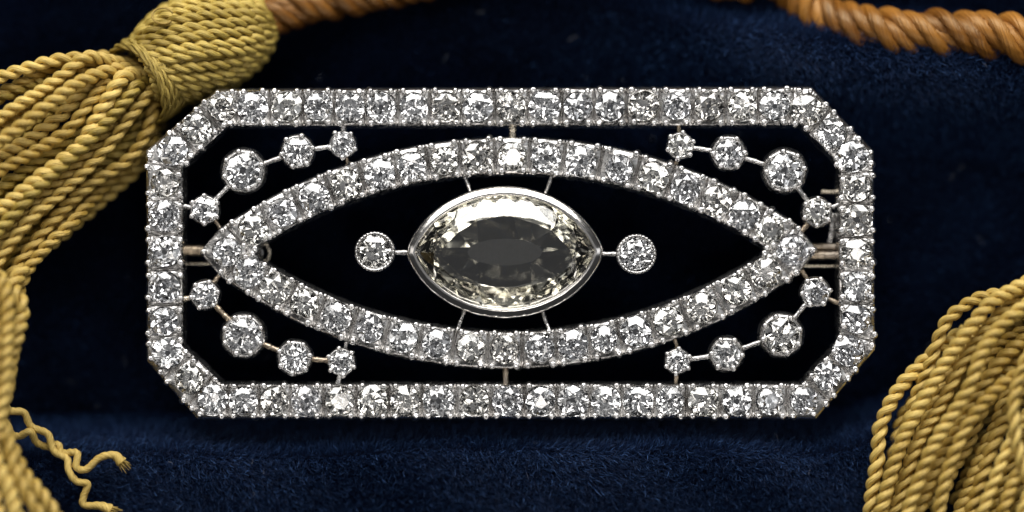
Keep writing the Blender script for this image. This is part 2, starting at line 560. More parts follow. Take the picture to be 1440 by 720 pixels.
def ridge(mb, a, b, w=2.4, zt=ZG + 0.02):
    """knife-edge partition between two stones, from rail to rail"""
    a = np.array(a, float); b = np.array(b, float)
    t = (b - a) / np.linalg.norm(b - a); n = np.array([-t[1], t[0]])
    prof = []
    for s, dz, ww in ((0, -0.20, .9), (0.06, 0.02, 1), (0.2, 0.0, .8), (0.5, -0.10, .5), (0.8, 0.0, .8), (0.94, 0.02, 1), (1, -0.20, .9)):
        q = a + (b - a) * s
        l = q + n * w * ww; rr = q - n * w * ww
        prof.append([W(l[0], l[1], ZG - 0.6), W(*(q + n * w * ww * .45), zt + dz - .05), W(q[0], q[1], zt + dz), W(*(q - n * w * ww * .45), zt + dz - .05), W(rr[0], rr[1], ZG - 0.6)])
    mb.add(*rings(prof, closed=False))

GR = []      # (position px, radius px, parent)
def rail_point(M, n, rail):
    best = None
    for i in range(len(rail) - 1):
        t = seg_hit(M, n, np.array(rail[i]), np.array(rail[i + 1]))
        if t is not None and (best is None or t < best): best = t
    return None if best is None else M + n * best

def rail_index(pt, rail):
    best = (1e9, 0, 0)
    for i in range(len(rail) - 1):
        a = np.array(rail[i]); b = np.array(rail[i + 1])
        u = np.clip(np.dot(pt - a, b - a) / np.dot(b - a, b - a), 0, 1)
        d = np.linalg.norm(a + (b - a) * u - pt)
        if d < best[0]: best = (d, i, u)
    return best[1] + best[2]

def between(rail, p, q):
    """rail corners passed when walking forward from p to q on a closed rail (last point = first)"""
    n = len(rail) - 1
    i0 = rail_index(p, rail); i1 = rail_index(q, rail)
    if (i1 - i0) % n > n / 2: return []
    out = []; k = math.floor(i0) + 1
    span = (i1 - i0) % n
    while (k - i0) % n < span and len(out) < 40:
        out.append(np.array(rail[k % n], float)); k += 1
    return out

def row(stones, bounds_n, outer, inner, mb, r, parent):
    """closed row of stones; bounds_n[i] = outward normal at the border after stone i"""
    n = len(stones); B = []
    for i in range(n):
        M = (np.array(stones[i], float) + np.array(stones[(i + 1) % n], float)) / 2
        nn = bounds_n[i]
        po = rail_point(M, nn, outer); pi_ = rail_point(M, -nn, inner)
        if po is None: po = M + nn * 26
        if pi_ is None: pi_ = M - nn * 26
        B.append((po, pi_))
    for i in range(n):
        po0, pi0 = B[i - 1]; po1, pi1 = B[i]
        poly = [po0] + between(outer, po0, po1) + [po1, pi1] + between(inner, pi0, pi1)[::-1] + [pi0]
        # stones sit in the middle of what their cell leaves them
        cell(mb, stones[i], r[i], poly)
    for i, (po, pi_) in enumerate(B):
        t = (po - pi_) / np.linalg.norm(po - pi_)
        ridge(mb, po + t * 0.3, pi_ - t * 0.3)
        tt = np.array([-t[1], t[0]])
        for end, s in ((po, -1), (pi_, 1)):
            for sd in (-1, 1):
                q = end + t * s * random.uniform(2.6, 4.2) + tt * sd * random.uniform(7.0, 9.4)
                GR.append((q, random.uniform(4.3, 5.2), parent, ZG + 0.20))
    return B

OUT = [(313, 150), (355, 151), (403, 150), (448, 150), (492, 151), (536, 151), (582, 151), (627, 151), (672, 151), (719, 150), (766, 150), (813, 150),
       (858, 150), (905, 149), (952, 149), (997, 149), (1044, 149), (1090, 149), (1134, 155), (1170, 187), (1199, 220), (1205, 264), (1205, 309),
       (1205, 356), (1205, 403), (1204, 449), (1193, 493), (1163, 528), (1131, 563), (1083, 564), (1036, 564), (989, 564), (942, 564), (897, 564), (852, 564),
       (806, 564), (760, 564), (714, 564), (667, 564), (617, 564), (570, 564), (524, 564), (478, 564), (431, 564), (386, 564), (342, 564), (299, 562),
       (266, 533), (236, 496), (231, 452), (231, 404), (231, 354), (231, 304), (231, 257), (243, 212), (276, 181)]
ORAIL = [(304, 126), (1142, 123), (1229, 212), (1231, 492), (1148, 589), (277, 589), (206, 507), (205, 212), (304, 126)]
IRAIL = [(320, 177), (1126, 176), (1180, 231), (1180, 481), (1127, 540), (313, 540), (257, 486), (257, 236), (320, 177)]
def normals(st):
    res = []
    for i in range(len(st)):
        a = np.array(st[i], float); b = np.array(st[(i + 1) % len(st)], float)
        t = (b - a) / np.linalg.norm(b - a)
        res.append(np.array([t[1], -t[0]]))      # clockwise walk in pixel space: outward
    return res
mb = MB()
outer_parent_stub = bpy.data.objects.new('outer_frame', None)   # replaced below
radii = [random.uniform(19.6, 23.0) for _ in OUT]
GR_START = len(GR)
row(OUT, normals(OUT), ORAIL, IRAIL, mb, radii, 'outer')
bpy.data.objects.remove(outer_parent_stub)
outer_frame = add_obj('outer_frame', mb.build('outer_frame', SILVER), brooch)
outer_frame['label'] = 'rectangular platinum border with cut corners set with diamonds'
for me_ in (outer_frame.data,):
    me_.polygons.foreach_set('use_smooth', [False] * len(me_.polygons))
for p, r in zip(OUT, radii):
    place_gem(p, r, outer_frame)

# ---- the eye
CU, RU = np.array([719., 911.]), 691.0
CL, RL = np.array([714., -178.]), 669.0
def on_up(x, off=0): return (x, CU[1] - math.sqrt((RU + off) ** 2 - (x - CU[0]) ** 2))
def on_lo(x, off=0): return (x, CL[1] + math.sqrt((RL + off) ** 2 - (x - CL[0]) ** 2))
EYE = [(319, 355)] + [on_up(x) for x in (356, 398, 442, 487, 534, 579, 625, 672, 720, 768, 817, 871, 919, 964, 1008, 1047, 1082)] + [(1115, 352)] + \
      [on_lo(x) for x in (1077, 1036, 987, 940, 894, 850, 806, 759, 709, 662, 614, 567, 520, 473, 428, 387, 350)]
HO, HI = 27.0, 24.5
def arc(fn, off, x0, x1, n=60): return [fn(x, off) for x in np.linspace(x0, x1, n)]
EO = [(281, 354)] + arc(on_up, HO, 308, 1121) + [(1150, 352)] + arc(on_lo, HO, 1120, 309) + [(282, 354)]
EI = [(360, 355.5)] + arc(on_up, -HI, 364, 1071) + [(1075, 354)] + arc(on_lo, -HI, 1070, 365) + [(360, 355.5)]
EO = [p for p in EO]
mb = MB()
radii = [random.uniform(19.2, 22.6) for _ in EYE]
row(EYE, normals(EYE), EO, EI, mb, radii, 'eye')
eye_frame = add_obj('eye_frame', mb.build('eye_frame', SILVER, False), brooch)
eye_frame['label'] = 'pointed oval platinum band set with diamonds inside the border'
for p, r in zip(EYE, radii):
    place_gem(p, r, eye_frame)
GR += [(np.array((287, 354)), 4.4, 'eye', ZG + .17), (np.array((1143, 352)), 4.4, 'eye', ZG + .17)]
for q in ((306, 131), (211, 215), (263, 230), (318, 172), (1139, 128), (1224, 214), (1127, 171), (1176, 232), (1224, 490), (1144, 583), (281, 583), (212, 504)):
    GR.append((np.array(q, float), 4.2, 'outer', ZG + .17))

# grains: the 300 largest one by one, the rest joined under their band
GR.sort(key=lambda g: -g[1])
rest = {'outer': MB(), 'eye': MB()}
for i, (q, r, par, z) in enumerate(GR):
    pr = outer_frame if par == 'outer' else eye_frame
    c = np.array(W(q[0], q[1], z)); s = r * K
    tl = Euler((random.gauss(0, .12), random.gauss(0, .12), 0)).to_matrix().to_4x4()
    M = Matrix.Translation(c * MM) @ tl @ Matrix.Diagonal((s * random.uniform(.9, 1.1), s * random.uniform(.9, 1.1), s * random.uniform(.8, 1.1), 1))
    if i < 300:
        add_obj('grain', GRAIN, pr, M)
    else:
        rest[par].add([tuple((M @ (Vector(v) * MM)) / MM) for v in gv], gf)
for par, b in rest.items():
    if b.v:
        o = add_obj('small_grains', b.build('small_grains', BEAD), outer_frame if par == 'outer' else eye_frame)
        o['kind'] = 'stuff'

# ---- collets of the four corner sprays
def collet(cx, cy_, R, rs, n, ph):
    mbl = MB(); ns = n * 8; rl = []
    for k_, (rr, z, fl) in enumerate(((rs * .55, ZG - 1.3, 0), (rs * .82, ZG - .5, 0), (rs * .985, ZG - .02, 0), (rs + min(1.6, (R - rs) * .3), ZG - .01, 0), (rs + (R - rs) * .7, ZG - .26, .0), (R, ZG - .62, .008), (R * .98, ZG - 1.1, .04), (R * .80, ZG - 1.9, .03), (R * .74, ZG - 2.0, 0))):
        ring = []
        for j in range(ns):
            a = 2 * math.pi * j / ns
            r2 = rr * (1 + fl * (math.cos(n * (a - ph)) - .6))
            zz = z - (0.02 * (1 - math.cos(n * (a - ph))) if 3 <= k_ <= 5 else 0)
            ring.append(W(cx + r2 * math.cos(a), cy_ - r2 * math.sin(a), zz))
        rl.append(ring)
    mbl.add(*rings(rl[::-1]))
    o = add_obj('collet', mbl.build('collet', SILVER), brooch)
    place_gem((cx, cy_), rs, o, z=ZG + .05, tilt=7)
    for k in range(n):
        a = ph + 2 * math.pi * k / n + random.gauss(0, .03)
        rr = rs + 1.6
        cr = random.uniform(4.1, 4.9) * (0.88 if R < 24 else 1.0)
        c = Vector(W(cx + rr * math.cos(a), cy_ - rr * math.sin(a), ZG + .22)) * MM
        axis = Vector((-math.sin(a), math.cos(a), 0))
        M = Matrix.Translation(c) @ Matrix.Rotation(math.radians(-4), 4, axis) @ Matrix.Diagonal((cr * K, cr * K, cr * K, 1))
        add_obj('claw', CLAW, o, M)
    return o
SPR = {'tl': [(288, 295, 22, 18, 6, .5), (342, 240, 34, 25.5, 8, .25), (418, 213, 26, 20.5, 6, .2), (482, 203, 20.5, 17, 5, .9)],
       'tr': [(957, 205, 20.5, 17, 6, .3), (1025, 215, 27, 20.5, 6, .0), (1104, 240, 34, 25, 8, .1), (1149, 298, 23, 17.5, 6, .45)],
       'bl': [(288, 415, 23, 17.5, 6, .2), (342, 472, 34, 25.5, 8, .4), (414, 503, 27, 20.5, 7, .1), (480, 509, 21, 17.5, 6, .7)],
       'br': [(953, 508, 19.5, 16, 6, .4), (1022, 498, 27, 20, 6, 1.0), (1099, 471, 34, 25, 8, .3), (1147, 411, 23, 18, 6, .1)]}
for key, lst in SPR.items():
    for a in lst: collet(*a)

def bar(name, pts, w, mat, z=ZG - 0.7, bumps=0.0):
    """small rod between two settings"""
    pp = np.array([W(p[0], p[1], p[2] if len(p) > 2 else z) for p in pts], float)
    c = catmull(pp, 0.08) if len(pp) > 2 else resample(pp, 0.08)
    t, U, V = frames(c)
    s = np.arange(len(c)) * 0.08
    rr = w * K / 2 * (1 + bumps * np.sin(s * 9 + random.random() * 6) + bumps * .6 * np.sin(s * 23))
    v, f, uv = tube(c, U, rr, 8)
    return add_obj(name, mesh(name, v, f, mat, True), brooch)
def link(a, b, w=7, mat=SILVER, z=ZG - .45):
    (x0, y0, r0), (x1, y1, r1) = a, b
    d = math.hypot(x1 - x0, y1 - y0); ux, uy = (x1 - x0) / d, (y1 - y0) / d
    bar('link', [(x0 + ux * (r0 - 3), y0 + uy * (r0 - 3)), (x1 - ux * (r1 - 3), y1 - uy * (r1 - 3))], w, mat, z, .12 if mat is GOLD else .06)
for key, lst in SPR.items():
    for a, b in zip(lst[:-1], lst[1:]):
        g = key == 'bl'
        link(a[:3], b[:3], 8.5 if g else 8, GOLD if g else SILVER)
# rods from the sprays to the two bands
for pts, m_, w in (([(272, 293), (256, 289)], SILVER, 7), ([(482, 190), (482, 176)], SILVER, 9), ([(486, 218), (490, 236)], GOLD, 6), ([(300, 308), (314, 330)], GOLD, 6),
                   ([(956, 191), (955, 175)], GOLD, 7), ([(953, 220), (951, 236)], GOLD, 6), ([(1166, 293), (1182, 287)], SILVER, 7), ([(1139, 313), (1126, 328)], GOLD, 8),
                   ([(272, 418), (252, 422)], PALEGOLD, 10), ([(298, 399), (308, 386)], GOLD, 7), ([(484, 494), (487, 480)], SILVER, 7), ([(478, 525), (474, 541)], SILVER, 8),
                   ([(954, 492), (949, 476)], GOLD, 6), ([(952, 525), (951, 542)], GOLD, 7), ([(1139, 396), (1128, 380)], GOLD, 7), ([(1162, 418), (1182, 428)], GOLD, 7),
                   ([(721, 174), (721, 200)], PALEGOLD, 12), ([(711, 516), (711, 543)], GOLD, 9)):
    bar('link', pts, w, m_, ZG - .8, .08)
# rods from the big bezel to the eye
for pts, w in (([(662, 272, ZG - .9), (657, 258, ZG - .7), (652, 246, ZG - .6)], 6), ([(766, 274, ZG - .9), (771, 262, ZG - .7), (776, 246, ZG - .6)], 6),
               ([(654, 434, ZG - 1.), (649, 448, ZG - .8), (642, 466, ZG - .6)], 6), ([(762, 434, ZG - 1.), (767, 450, ZG - .8), (774, 468, ZG - .6)], 6),
               ([(552, 355, ZG - .8), (578, 355, ZG - .9)], 8), ([(842, 357, ZG - .9), (870, 357, ZG - .8)], 7)):
    bar('link', pts, w, SILVER, ZG - .8, .12)

# ---- big stone in its bezel
CX, CY = 710, 354.5
def lemon(a, hw=126.5, hh=80.0):
    """pointed oval; returns unit-free px offsets"""
    ca, sa = math.cos(a), math.sin(a)
    # two arcs blended with an ellipse: full in the shoulders, blunt tips
    R = (hw * hw + hh * hh) / (2 * hh)
    k = R - hh
    # arc radius along direction a (for the half plane sa>=0): |p+(0,k)|=R
    s = abs(sa)
    ra = -k * s + math.sqrt(R * R - k * k * (1 - s * s))
    re = 1 / math.sqrt((ca / hw) ** 2 + (sa / hh) ** 2)
    r = ra * .80 + re * .20
    return r * ca, r * sa
def lemon_mm(a):
    x, y = lemon(a); return x * K, y * K
def ell(ax, ay):
    return lambda a: (ax * K * math.cos(a), ay * K * math.sin(a))
bez = MB(); NS = 128; rl = []
def lemon_off(a, off):
    x, y = lemon(a); x2, y2 = lemon(a + 1e-3)
    t = np.array([x2 - x, y2 - y]); t /= np.linalg.norm(t)
    return x + t[1] * off, y - t[0] * off
for off, z in ((-4, ZG - 1.6), (-2, ZG - .5), (-0.6, ZG + .10), (0.2, ZG + .30), (1.2, ZG + .33), (4.0, ZG + .29), (9.0, ZG + .20), (12.0, ZG + .11), (13.4, ZG - .10), (13.6, ZG - 1.2), (10.0, ZG - 2.6), (6, ZG - 2.6)):
    ring = []
    for j in range(NS):
        a = 2 * math.pi * j / NS
        w_ = 0.35 * math.sin(17 * a) + .25 * math.sin(31 * a + 1)
        x, y = lemon_off(a, off + (w_ * .5 if 0 < off < 6 else 0))
        ring.append(W(CX + x, CY - y, z))
    rl.append(ring)
bez.add(*rings(rl[::-1]))
oval_bezel = add_obj('oval_bezel', bez.build('oval_bezel', BRIGHT), brooch)
oval_bezel['label'] = 'polished platinum rim round the large centre stone'
NCS = 16
v, f = gem_points(NCS, lemon_mm, 1.0, 0.88, 1.0, 0.84, 0.85, 1.94, 0.03, tab=ell(99, 51), cul=ell(53, 19), split=True)
# the mid rings need their own heights since the table and culet are elliptical
vv = []
for i, (x, y, z) in enumerate(v):
    j = 0.03
    if NCS <= i < 2 * NCS: z = 0.40 + random.uniform(-.03, .03); j = .05
    if 6 * NCS <= i < 7 * NCS:
        lx, ly = lemon_off(math.pi / NCS + (i - 6 * NCS) * 2 * math.pi / NCS, -31.0)
        x, y, z = lx * K, ly * K, -1.42 + random.uniform(-.05, .05); j = .08
    if i >= 7 * NCS or i < NCS: j = 0.015
    vv.append((x + random.uniform(-j, j), y + random.uniform(-j, j), z))
cg = mesh('centre_diamond', vv, f, DIAMOND_WARM, False)
o = add_obj('centre_diamond', cg, oval_bezel, Matrix.Translation(Vector(W(CX, CY, ZG + .02)) * MM))
o['label'] = 'large pale yellow pointed oval diamond with wide table'

# ---- two small round bezels with a beaded edge
def round_bezel(cx, cy_, R):
    b = MB(); n = 96; rl = []
    for r, z, m_ in ((R * .7, ZG - 1.5, 0), (R * .80, ZG + .0, 0), (R * .82, ZG + .14, 0), (R * .88, ZG + .22, .25), (R * .95, ZG + .18, .35), (R * .99, ZG + .02, .15), (R, ZG - .2, 0), (R * .95, ZG - 1.9, 0), (R * .8, ZG - 1.9, 0)):
        rl.append([W(cx + (r + m_ * math.cos(n / 3 * 2 * math.pi * j / n)) * math.cos(2 * math.pi * j / n), cy_ - (r + m_ * math.cos(n / 3 * 2 * math.pi * j / n)) * math.sin(2 * math.pi * j / n),
                     z + (.05 * math.cos(n / 3 * 2 * math.pi * j / n) if m_ else 0)) for j in range(n)])
    b.add(*rings(rl[::-1]))
    o = add_obj('round_bezel', b.build('round_bezel', SILVER), brooch)
    place_gem((cx, cy_), R * .81, o, z=ZG + .02, tilt=2)
round_bezel(527, 354, 29)
round_bezel(895, 357.5, 29)

# ---- pin fittings behind the points of the eye
bar('pin_tube', [(250, 352), (300, 352)], 17, GOLD, ZG - 1.9, .05)
bar('pin_wire', [(250, 371), (296, 371)], 5, PALEGOLD, ZG - 2.6)
bar('pin_tube', [(1140, 359), (1188, 359)], 14, GOLD, ZG - 1.7, .05)
bar('pin_tube', [(1140, 347), (1188, 347)], 11, GOLD, ZG - 2.0, .05)
bar('pin_wire', [(1130, 374), (1188, 374)], 6, PALEGOLD, ZG - 2.3)
bar('catch', [(1158, 268), (1164, 269), (1190, 269)], 8, PALEGOLD, ZG - 2.0)
bar('catch', [(1174, 300), (1173, 325), (1170, 342)], 9, SILVER, ZG - 2.0, .1)
ringpts = [(352 + 24 * math.cos(a), 356 + 20 * math.sin(a)) for a in np.linspace(-1.6, 1.6, 12)]
bar('hinge_ring', ringpts, 6, PALEGOLD, ZG - 2.3)
bar('hinge_ring', [(350 + 15 * math.cos(a), 356 + 14 * math.sin(a)) for a in np.linspace(-1.6, 1.6, 10)], 5, SILVER, ZG - 2.6)

# ------------------------------------------------------------------ tassels
def stray_fibres(parent, mat):
    """hair-fine broken filaments that stand off the cords"""
    n = len(FUZZ)
    p = np.array([a for a, b, c in FUZZ]); ctr = np.array([b for a, b, c in FUZZ]); t = np.array([c for a, b, c in FUZZ])
    o_ = p - ctr; o_ /= np.linalg.norm(o_, axis=1)[:, None] + 1e-9
    t /= np.linalg.norm(t, axis=1)[:, None] + 1e-9
    L = rng.uniform(.12, .5, n)[:, None]
    d1 = o_ * rng.uniform(.15, .7, (n, 1)) + t * rng.choice([-1, 1], (n, 1)) + rng.normal(0, .25, (n, 3))
    d2 = d1 + rng.normal(0, .5, (n, 3))
    pts = np.stack([p - o_ * .02, p + d1 * L * .5, p + d1 * L * .5 + d2 * L * .5], 1).reshape(-1, 3) * MM
    cu = bpy.data.hair_curves.new('stray_fibres'); cu.add_curves([3] * n)
    cu.points.foreach_set('position', pts.astype(np.float32).ravel())
    at = cu.attributes.get('radius') or cu.attributes.new('radius', 'FLOAT', 'POINT')
    at.data.foreach_set('value', np.tile(np.array([.0055, .005, .003]) * MM, n).astype(np.float32))
    cu.materials.append(mat)
    o = add_obj('stray_fibres', cu, parent)
    o['kind'] = 'stuff'
FUZZ = []
def cordpath(pts, step=0.085):
    return catmull([P(*p) for p in pts], step)

STEP = 0.1
tassel = empty('tassel', P(260, 90, -3.5))
tag(tassel, 'olive gold silk tassel with round corded head, beside the top corner of the brooch', 'tassel', 'silk tassels')

# head: cords laid over an ellipsoid
HC = P(274, 68, -0.6)
hax = np.array([math.cos(math.radians(25)), math.sin(math.radians(25)), -0.22]); hax /= np.linalg.norm(hax)
hu = np.cross([0, 0, 1.0], hax); hu /= np.linalg.norm(hu)
hv = np.cross(hax, hu)
HA, HB = 116 * K, 70 * K
# inner core
rl = []
for i in range(5, 16):
    th = math.pi * i / 16
    rl.append([tuple(HC + hax * HA * .93 * math.cos(th) * -1 + (hu * math.cos(p) + hv * math.sin(p)) * HB * .93 * math.sin(th) ** (1.6 if th < math.pi / 2 else 1.0)) for p in np.linspace(0, 2 * math.pi, 24, endpoint=False)])
v, f = rings(rl, cap0=True, cap1=True)
f = [x[::-1] for x in f]
add_obj('head_core', mesh('head_core', v, f, SILK_OLIVE), tassel)
NH = 27
for k in range(NH):
    phi0 = 2 * math.pi * k / NH
    # leave out what the head hides from every side view near the photograph's
    top = math.sin(phi0)
    if top < -0.55: continue
    pts = []
    jit = random.gauss(0, .03)
    for th in np.linspace(0.25 * math.pi, math.pi * 0.93, 14):
        p = phi0 + 0.55 * (th - 1.5) + jit * math.sin(th * 3)
        w = 1.0 + random.gauss(0, .006)
        pts.append(HC - hax * HA * math.cos(th) + (hu * math.cos(p) + hv * math.sin(p)) * HB * math.sin(th) ** (1.6 if th < math.pi / 2 else .8) * w)
    c = catmull(pts, STEP)
    add_obj('head_cord', cord_mesh('head_cord', c, 16.0 * K, 40 * K, SILK_OLIVE, 2, random.random() * 6, 10, fat=1.08), tassel)
# pale loop of thread on the head
lp = []
for a in np.linspace(0.3, 5.6, 12):
    q = P(229 + 15 * math.cos(a), 22 - 11 * math.sin(a), 2.34 + .10 * math.sin(a * 2))
    lp.append(q)
c = catmull(lp, .08); t_, U_, V_ = frames(c)
v, f, uv = tube(c, U_, 1.7 * K, 6)
add_obj('thread_loop', mesh('thread_loop', v, f, SILK_GOLD, True, uv), tassel)

# neck binding: close turns of thin cord
NC = P(209, 110, 0.0)
nax = np.array([0.66, 0.44, -0.56]); nax /= np.linalg.norm(nax)
nu = np.cross([0, 0, 1.0], nax); nu /= np.linalg.norm(nu); nv = np.cross(nax, nu)
for k in range(9):
    off = (k - 4) * 6.0 * K
    rad = (56 + 5 * math.cos((k - 4) / 4.5)) * K
    pts = []
    for a in np.linspace(-0.5, math.pi + 0.5, 24):
        pts.append(NC + nax * (off + .10 * math.sin(a * 2 + k)) + (nu * math.cos(a) + nv * math.sin(a)) * rad * (1 + .012 * math.sin(a * 5 + k * 2)))
    c = catmull(pts, STEP)
    add_obj('binding_cord', cord_mesh('binding_cord', c, 8.2 * K, 46 * K, SILK_OLIVE, 2, random.random() * 6, 8, fat=1.1), tassel)

def strand(parent, pts, width, mat, pitch=None, n=2, name='strand', jitter=0.0):
    pts = [(p[0] + random.gauss(0, jitter), p[1] + random.gauss(0, jitter), p[2]) for p in pts]
    c = cordpath(pts, STEP)
    return add_obj(name, cord_mesh(name, c, width * K, (pitch or width * 1.9) * K, mat, n, random.random() * 6, 12), parent)

# skirt of the left tassel, upper layer (px, py, z mm)
S = [
 [(185, 88, .6), (150, 86, 1.6), (97, 84, 1.8), (40, 96, 1.9), (-10, 110, 2.0), (-60, 130, 2)],
 [(190, 92, 1.0), (150, 84, 2.2), (122, 80, 2.6), (92, 101, 2.8), (60, 128, 2.9), (20, 152, 3.2), (-20, 180, 3.4)],
 [(195, 96, 1.2), (152, 98, 2.6), (110, 118, 3.2), (67, 151, 3.6), (27, 178, 3.9), (-20, 212, 4.2)],
 [(200, 100, 1.0), (152, 114, 2.2), (127, 143, 2.4), (93, 181, 2.7), (53, 210, 3.1), (0, 240, 3.6), (-40, 262, 4)],
 [(205, 100, 1.2), (176, 106, 2.4), (156, 124, 2.6), (135, 168, 2.4), (108, 206, 2.6), (60, 245, 3.0), (0, 288, 3.4), (-30, 310, 3.5)],
 [(214, 108, .9), (194, 118, 2.1), (178, 138, 2.3), (147, 174, 2.5), (100, 217, 2.9), (53, 262, 3.2), (18, 302, 3.5), (-20, 340, 3.8)],
 [(222, 120, .4), (208, 130, 1.6), (187, 160, 1.7), (140, 217, 2.0), (86, 272, 2.4), (43, 305, 2.8), (5, 352, 3.1), (-20, 400, 3.4)],
 [(230, 134, -.4), (220, 150, .7), (206, 190, .7), (178, 227, .9), (134, 252, 1.3), (92, 294, 1.6), (42, 345, 2.0), (8, 395, 2.6), (-14, 450, 3.0)],
 [(232, 142, -.9), (225, 160, -.2), (204, 208, -.2), (166, 250, .1), (128, 284, .6), (108, 303, 1.5), (97, 322, 2.0), (62, 346, 2.4), (40, 384, 2.8), (24, 420, 3.2), (16, 470, 3.6), (12, 540, 3.8), (4, 590, 4.0), (-6, 660, 4.2)],
 [(232, 150, -1.6), (222, 182, -1.3), (196, 226, -1.1), (160, 264, -.8), (120, 306, -.4), (80, 336, .2), (40, 372, .8), (14, 420, 1.4), (-8, 470, 1.8)],
 # lower layers
 [(180, 96, -.5), (140, 100, .6), (90, 112, .9), (50, 120, 1), (0, 135, 1.2), (-40, 150, 1.2)],
 [(190, 106, 0), (140, 118, 1.0), (95, 140, 1.6), (55, 168, 1.8), (20, 190, 2), (-30, 220, 2)],
 [(200, 112, 0), (150, 134, .9), (115, 165, 1.1), (80, 190, 1.3), (40, 216, 1.6), (-20, 250, 1.9)],
 [(206, 116, 0), (170, 146, .8), (140, 185, .8), (100, 222, 1.1), (50, 258, 1.5), (0, 300, 1.9), (-30, 330, 2)],
 [(214, 122, -.2), (184, 158, .5), (155, 200, .5), (115, 240, .8), (70, 280, 1.1), (30, 325, 1.5), (-12, 380, 1.9)],
 [(222, 134, -.8), (204, 168, -.3), (176, 205, -.2), (140, 240, 0), (100, 276, .4), (60, 318, .8), (22, 362, 1.3), (-6, 420, 1.8)],
 [(218, 136, -1.2), (190, 180, -.8), (155, 226, -.6), (112, 262, -.3), (66, 306, 0), (26, 350, .5), (0, 400, 1)],
 [(200, 120, -.6), (160, 158, -.2), (120, 190, .1), (76, 224, .4), (30, 262, .8), (-20, 300, 1.2)],
 [(190, 110, -.8), (130, 134, -.1), (84, 160, .3), (40, 186, .6), (-20, 225, .9)],
 # bundle along the left border
 [(-4, 380, 5.2), (8, 430, 5.8), (6, 490, 6.4), (2, 550, 6.7), (-6, 620, 6.7)],
 [(-16, 420, 6.1), (-8, 480, 7.0), (-8, 560, 7.0), (-10, 640, 7.0)],
 [(30, 380, 3.2), (22, 402, 3.8), (28, 426, 4.2), (30, 446, 4.3), (22, 470, 4.9), (18, 500, 4.9), (8, 560, 5.2)],
 [(-10, 560, 6.1), (4, 610, 6.4), (14, 650, 6.7), (34, 690, 7.0), (60, 730, 7.3)],
 [(-16, 620, 7.0), (0, 660, 7.3), (14, 700, 7.5), (24, 740, 7.8)],
 [(2, 590, 5.2), (14, 625, 5.5), (34, 662, 5.8), (56, 694, 6.1), (84, 730, 6.1)],
 [(-30, 640, 6.7), (-10, 690, 7.3), (0, 740, 7.5)],
]
def mid(a, b, dz):
    m = min(len(a), len(b)); A = np.array(a[:m], float); B = np.array(b[:m], float)
    r = (A + B) / 2; r[:, 2] = np.minimum(A[:, 2], B[:, 2]) - dz
    return [tuple(x) for x in r]
for p_ in S[:10]:
    p_[0] = (p_[0][0], p_[0][1], p_[0][2] - 1.2); p_[1] = (p_[1][0], p_[1][1], p_[1][2] - .5)
S += [mid(S[i], S[i + 1], .7) for i in (0, 1, 2, 3, 4, 5, 7)] + [mid(S[i], S[i + 1], .6) for i in (10, 12, 13, 15)]
for p in S:
    strand(tassel, p, random.uniform(18.5, 24), SILK_OLIVE if p[0][0] > 100 and random.random() < .6 else SILK_GOLD, random.uniform(32, 43), jitter=2.2)

def loose_thread(pts, w, fray):
    pp = [P(x / 3, 480 + y / 3, z) for x, y, z in pts]
    c = catmull(pp, .07); t_, U_, V_ = frames(c)
    k = np.ones(len(c)); m_ = max(4, int(len(c) * .10))
    k[-m_:] = np.linspace(1, 1.5, m_)
    v, f, uv = tube(c, U_, w * K / 2 * k, 12, True, .10, 2.5)
    VV = [v]; FF = list(f); UU = list(uv); nn = len(v)
    for i in range(34):          # frayed end filaments
        a = i * 0.7
        s0 = c[-3] + (U_[-1] * math.cos(a) + V_[-1] * math.sin(a)) * w * K * random.uniform(.1, .55)
        d = t_[-1] * random.uniform(.3, .85) + (U_[-1] * math.cos(a) + V_[-1] * math.sin(a)) * random.uniform(.0, .22) + np.array([0, 0, random.uniform(-.1, .1)])
        cc = np.array([s0, s0 + d * .5, s0 + d]); e = np.tile(U_[-1], (3, 1))
        v2, f2, u2 = tube(cc, e, np.array([.04, .034, .014]), 5)
        FF += [tuple(x + nn for x in q) for q in f2]; VV.append(v2); UU += u2; nn += len(v2)
    add_obj('loose_thread', mesh('loose_thread', np.vstack(VV), FF, SILK_GOLD, True, UU), tassel)
loose_thread([(0, 200, 2.4), (15, 250, 2.4), (40, 292, 2.3), (100, 300, 2.2), (130, 358, 2.0), (200, 390, 2.0), (226, 460, 2.0), (282, 496, 2.2), (290, 545, 2.4), (322, 590, 2.4), (370, 602, 2.3), (352, 655, 2.2), (356, 690, 2.2), (420, 694, 2.2), (470, 712, 2.2)], 10, True)
loose_thread([(-10, 330, 2.2), (30, 350, 2.2), (48, 392, 2.1), (80, 400, 2.0), (128, 380, 2.3), (152, 424, 1.8), (205, 446, 1.5), (245, 436, 1.6), (262, 470, 1.8), (325, 472, 2.3), (322, 530, 2.5), (362, 540, 2.5), (420, 492, 2.5), (480, 480, 2.4), (515, 512, 2.4)], 10, True)

stray_fibres(tassel, SILK_OLIVE)
FUZZ = []
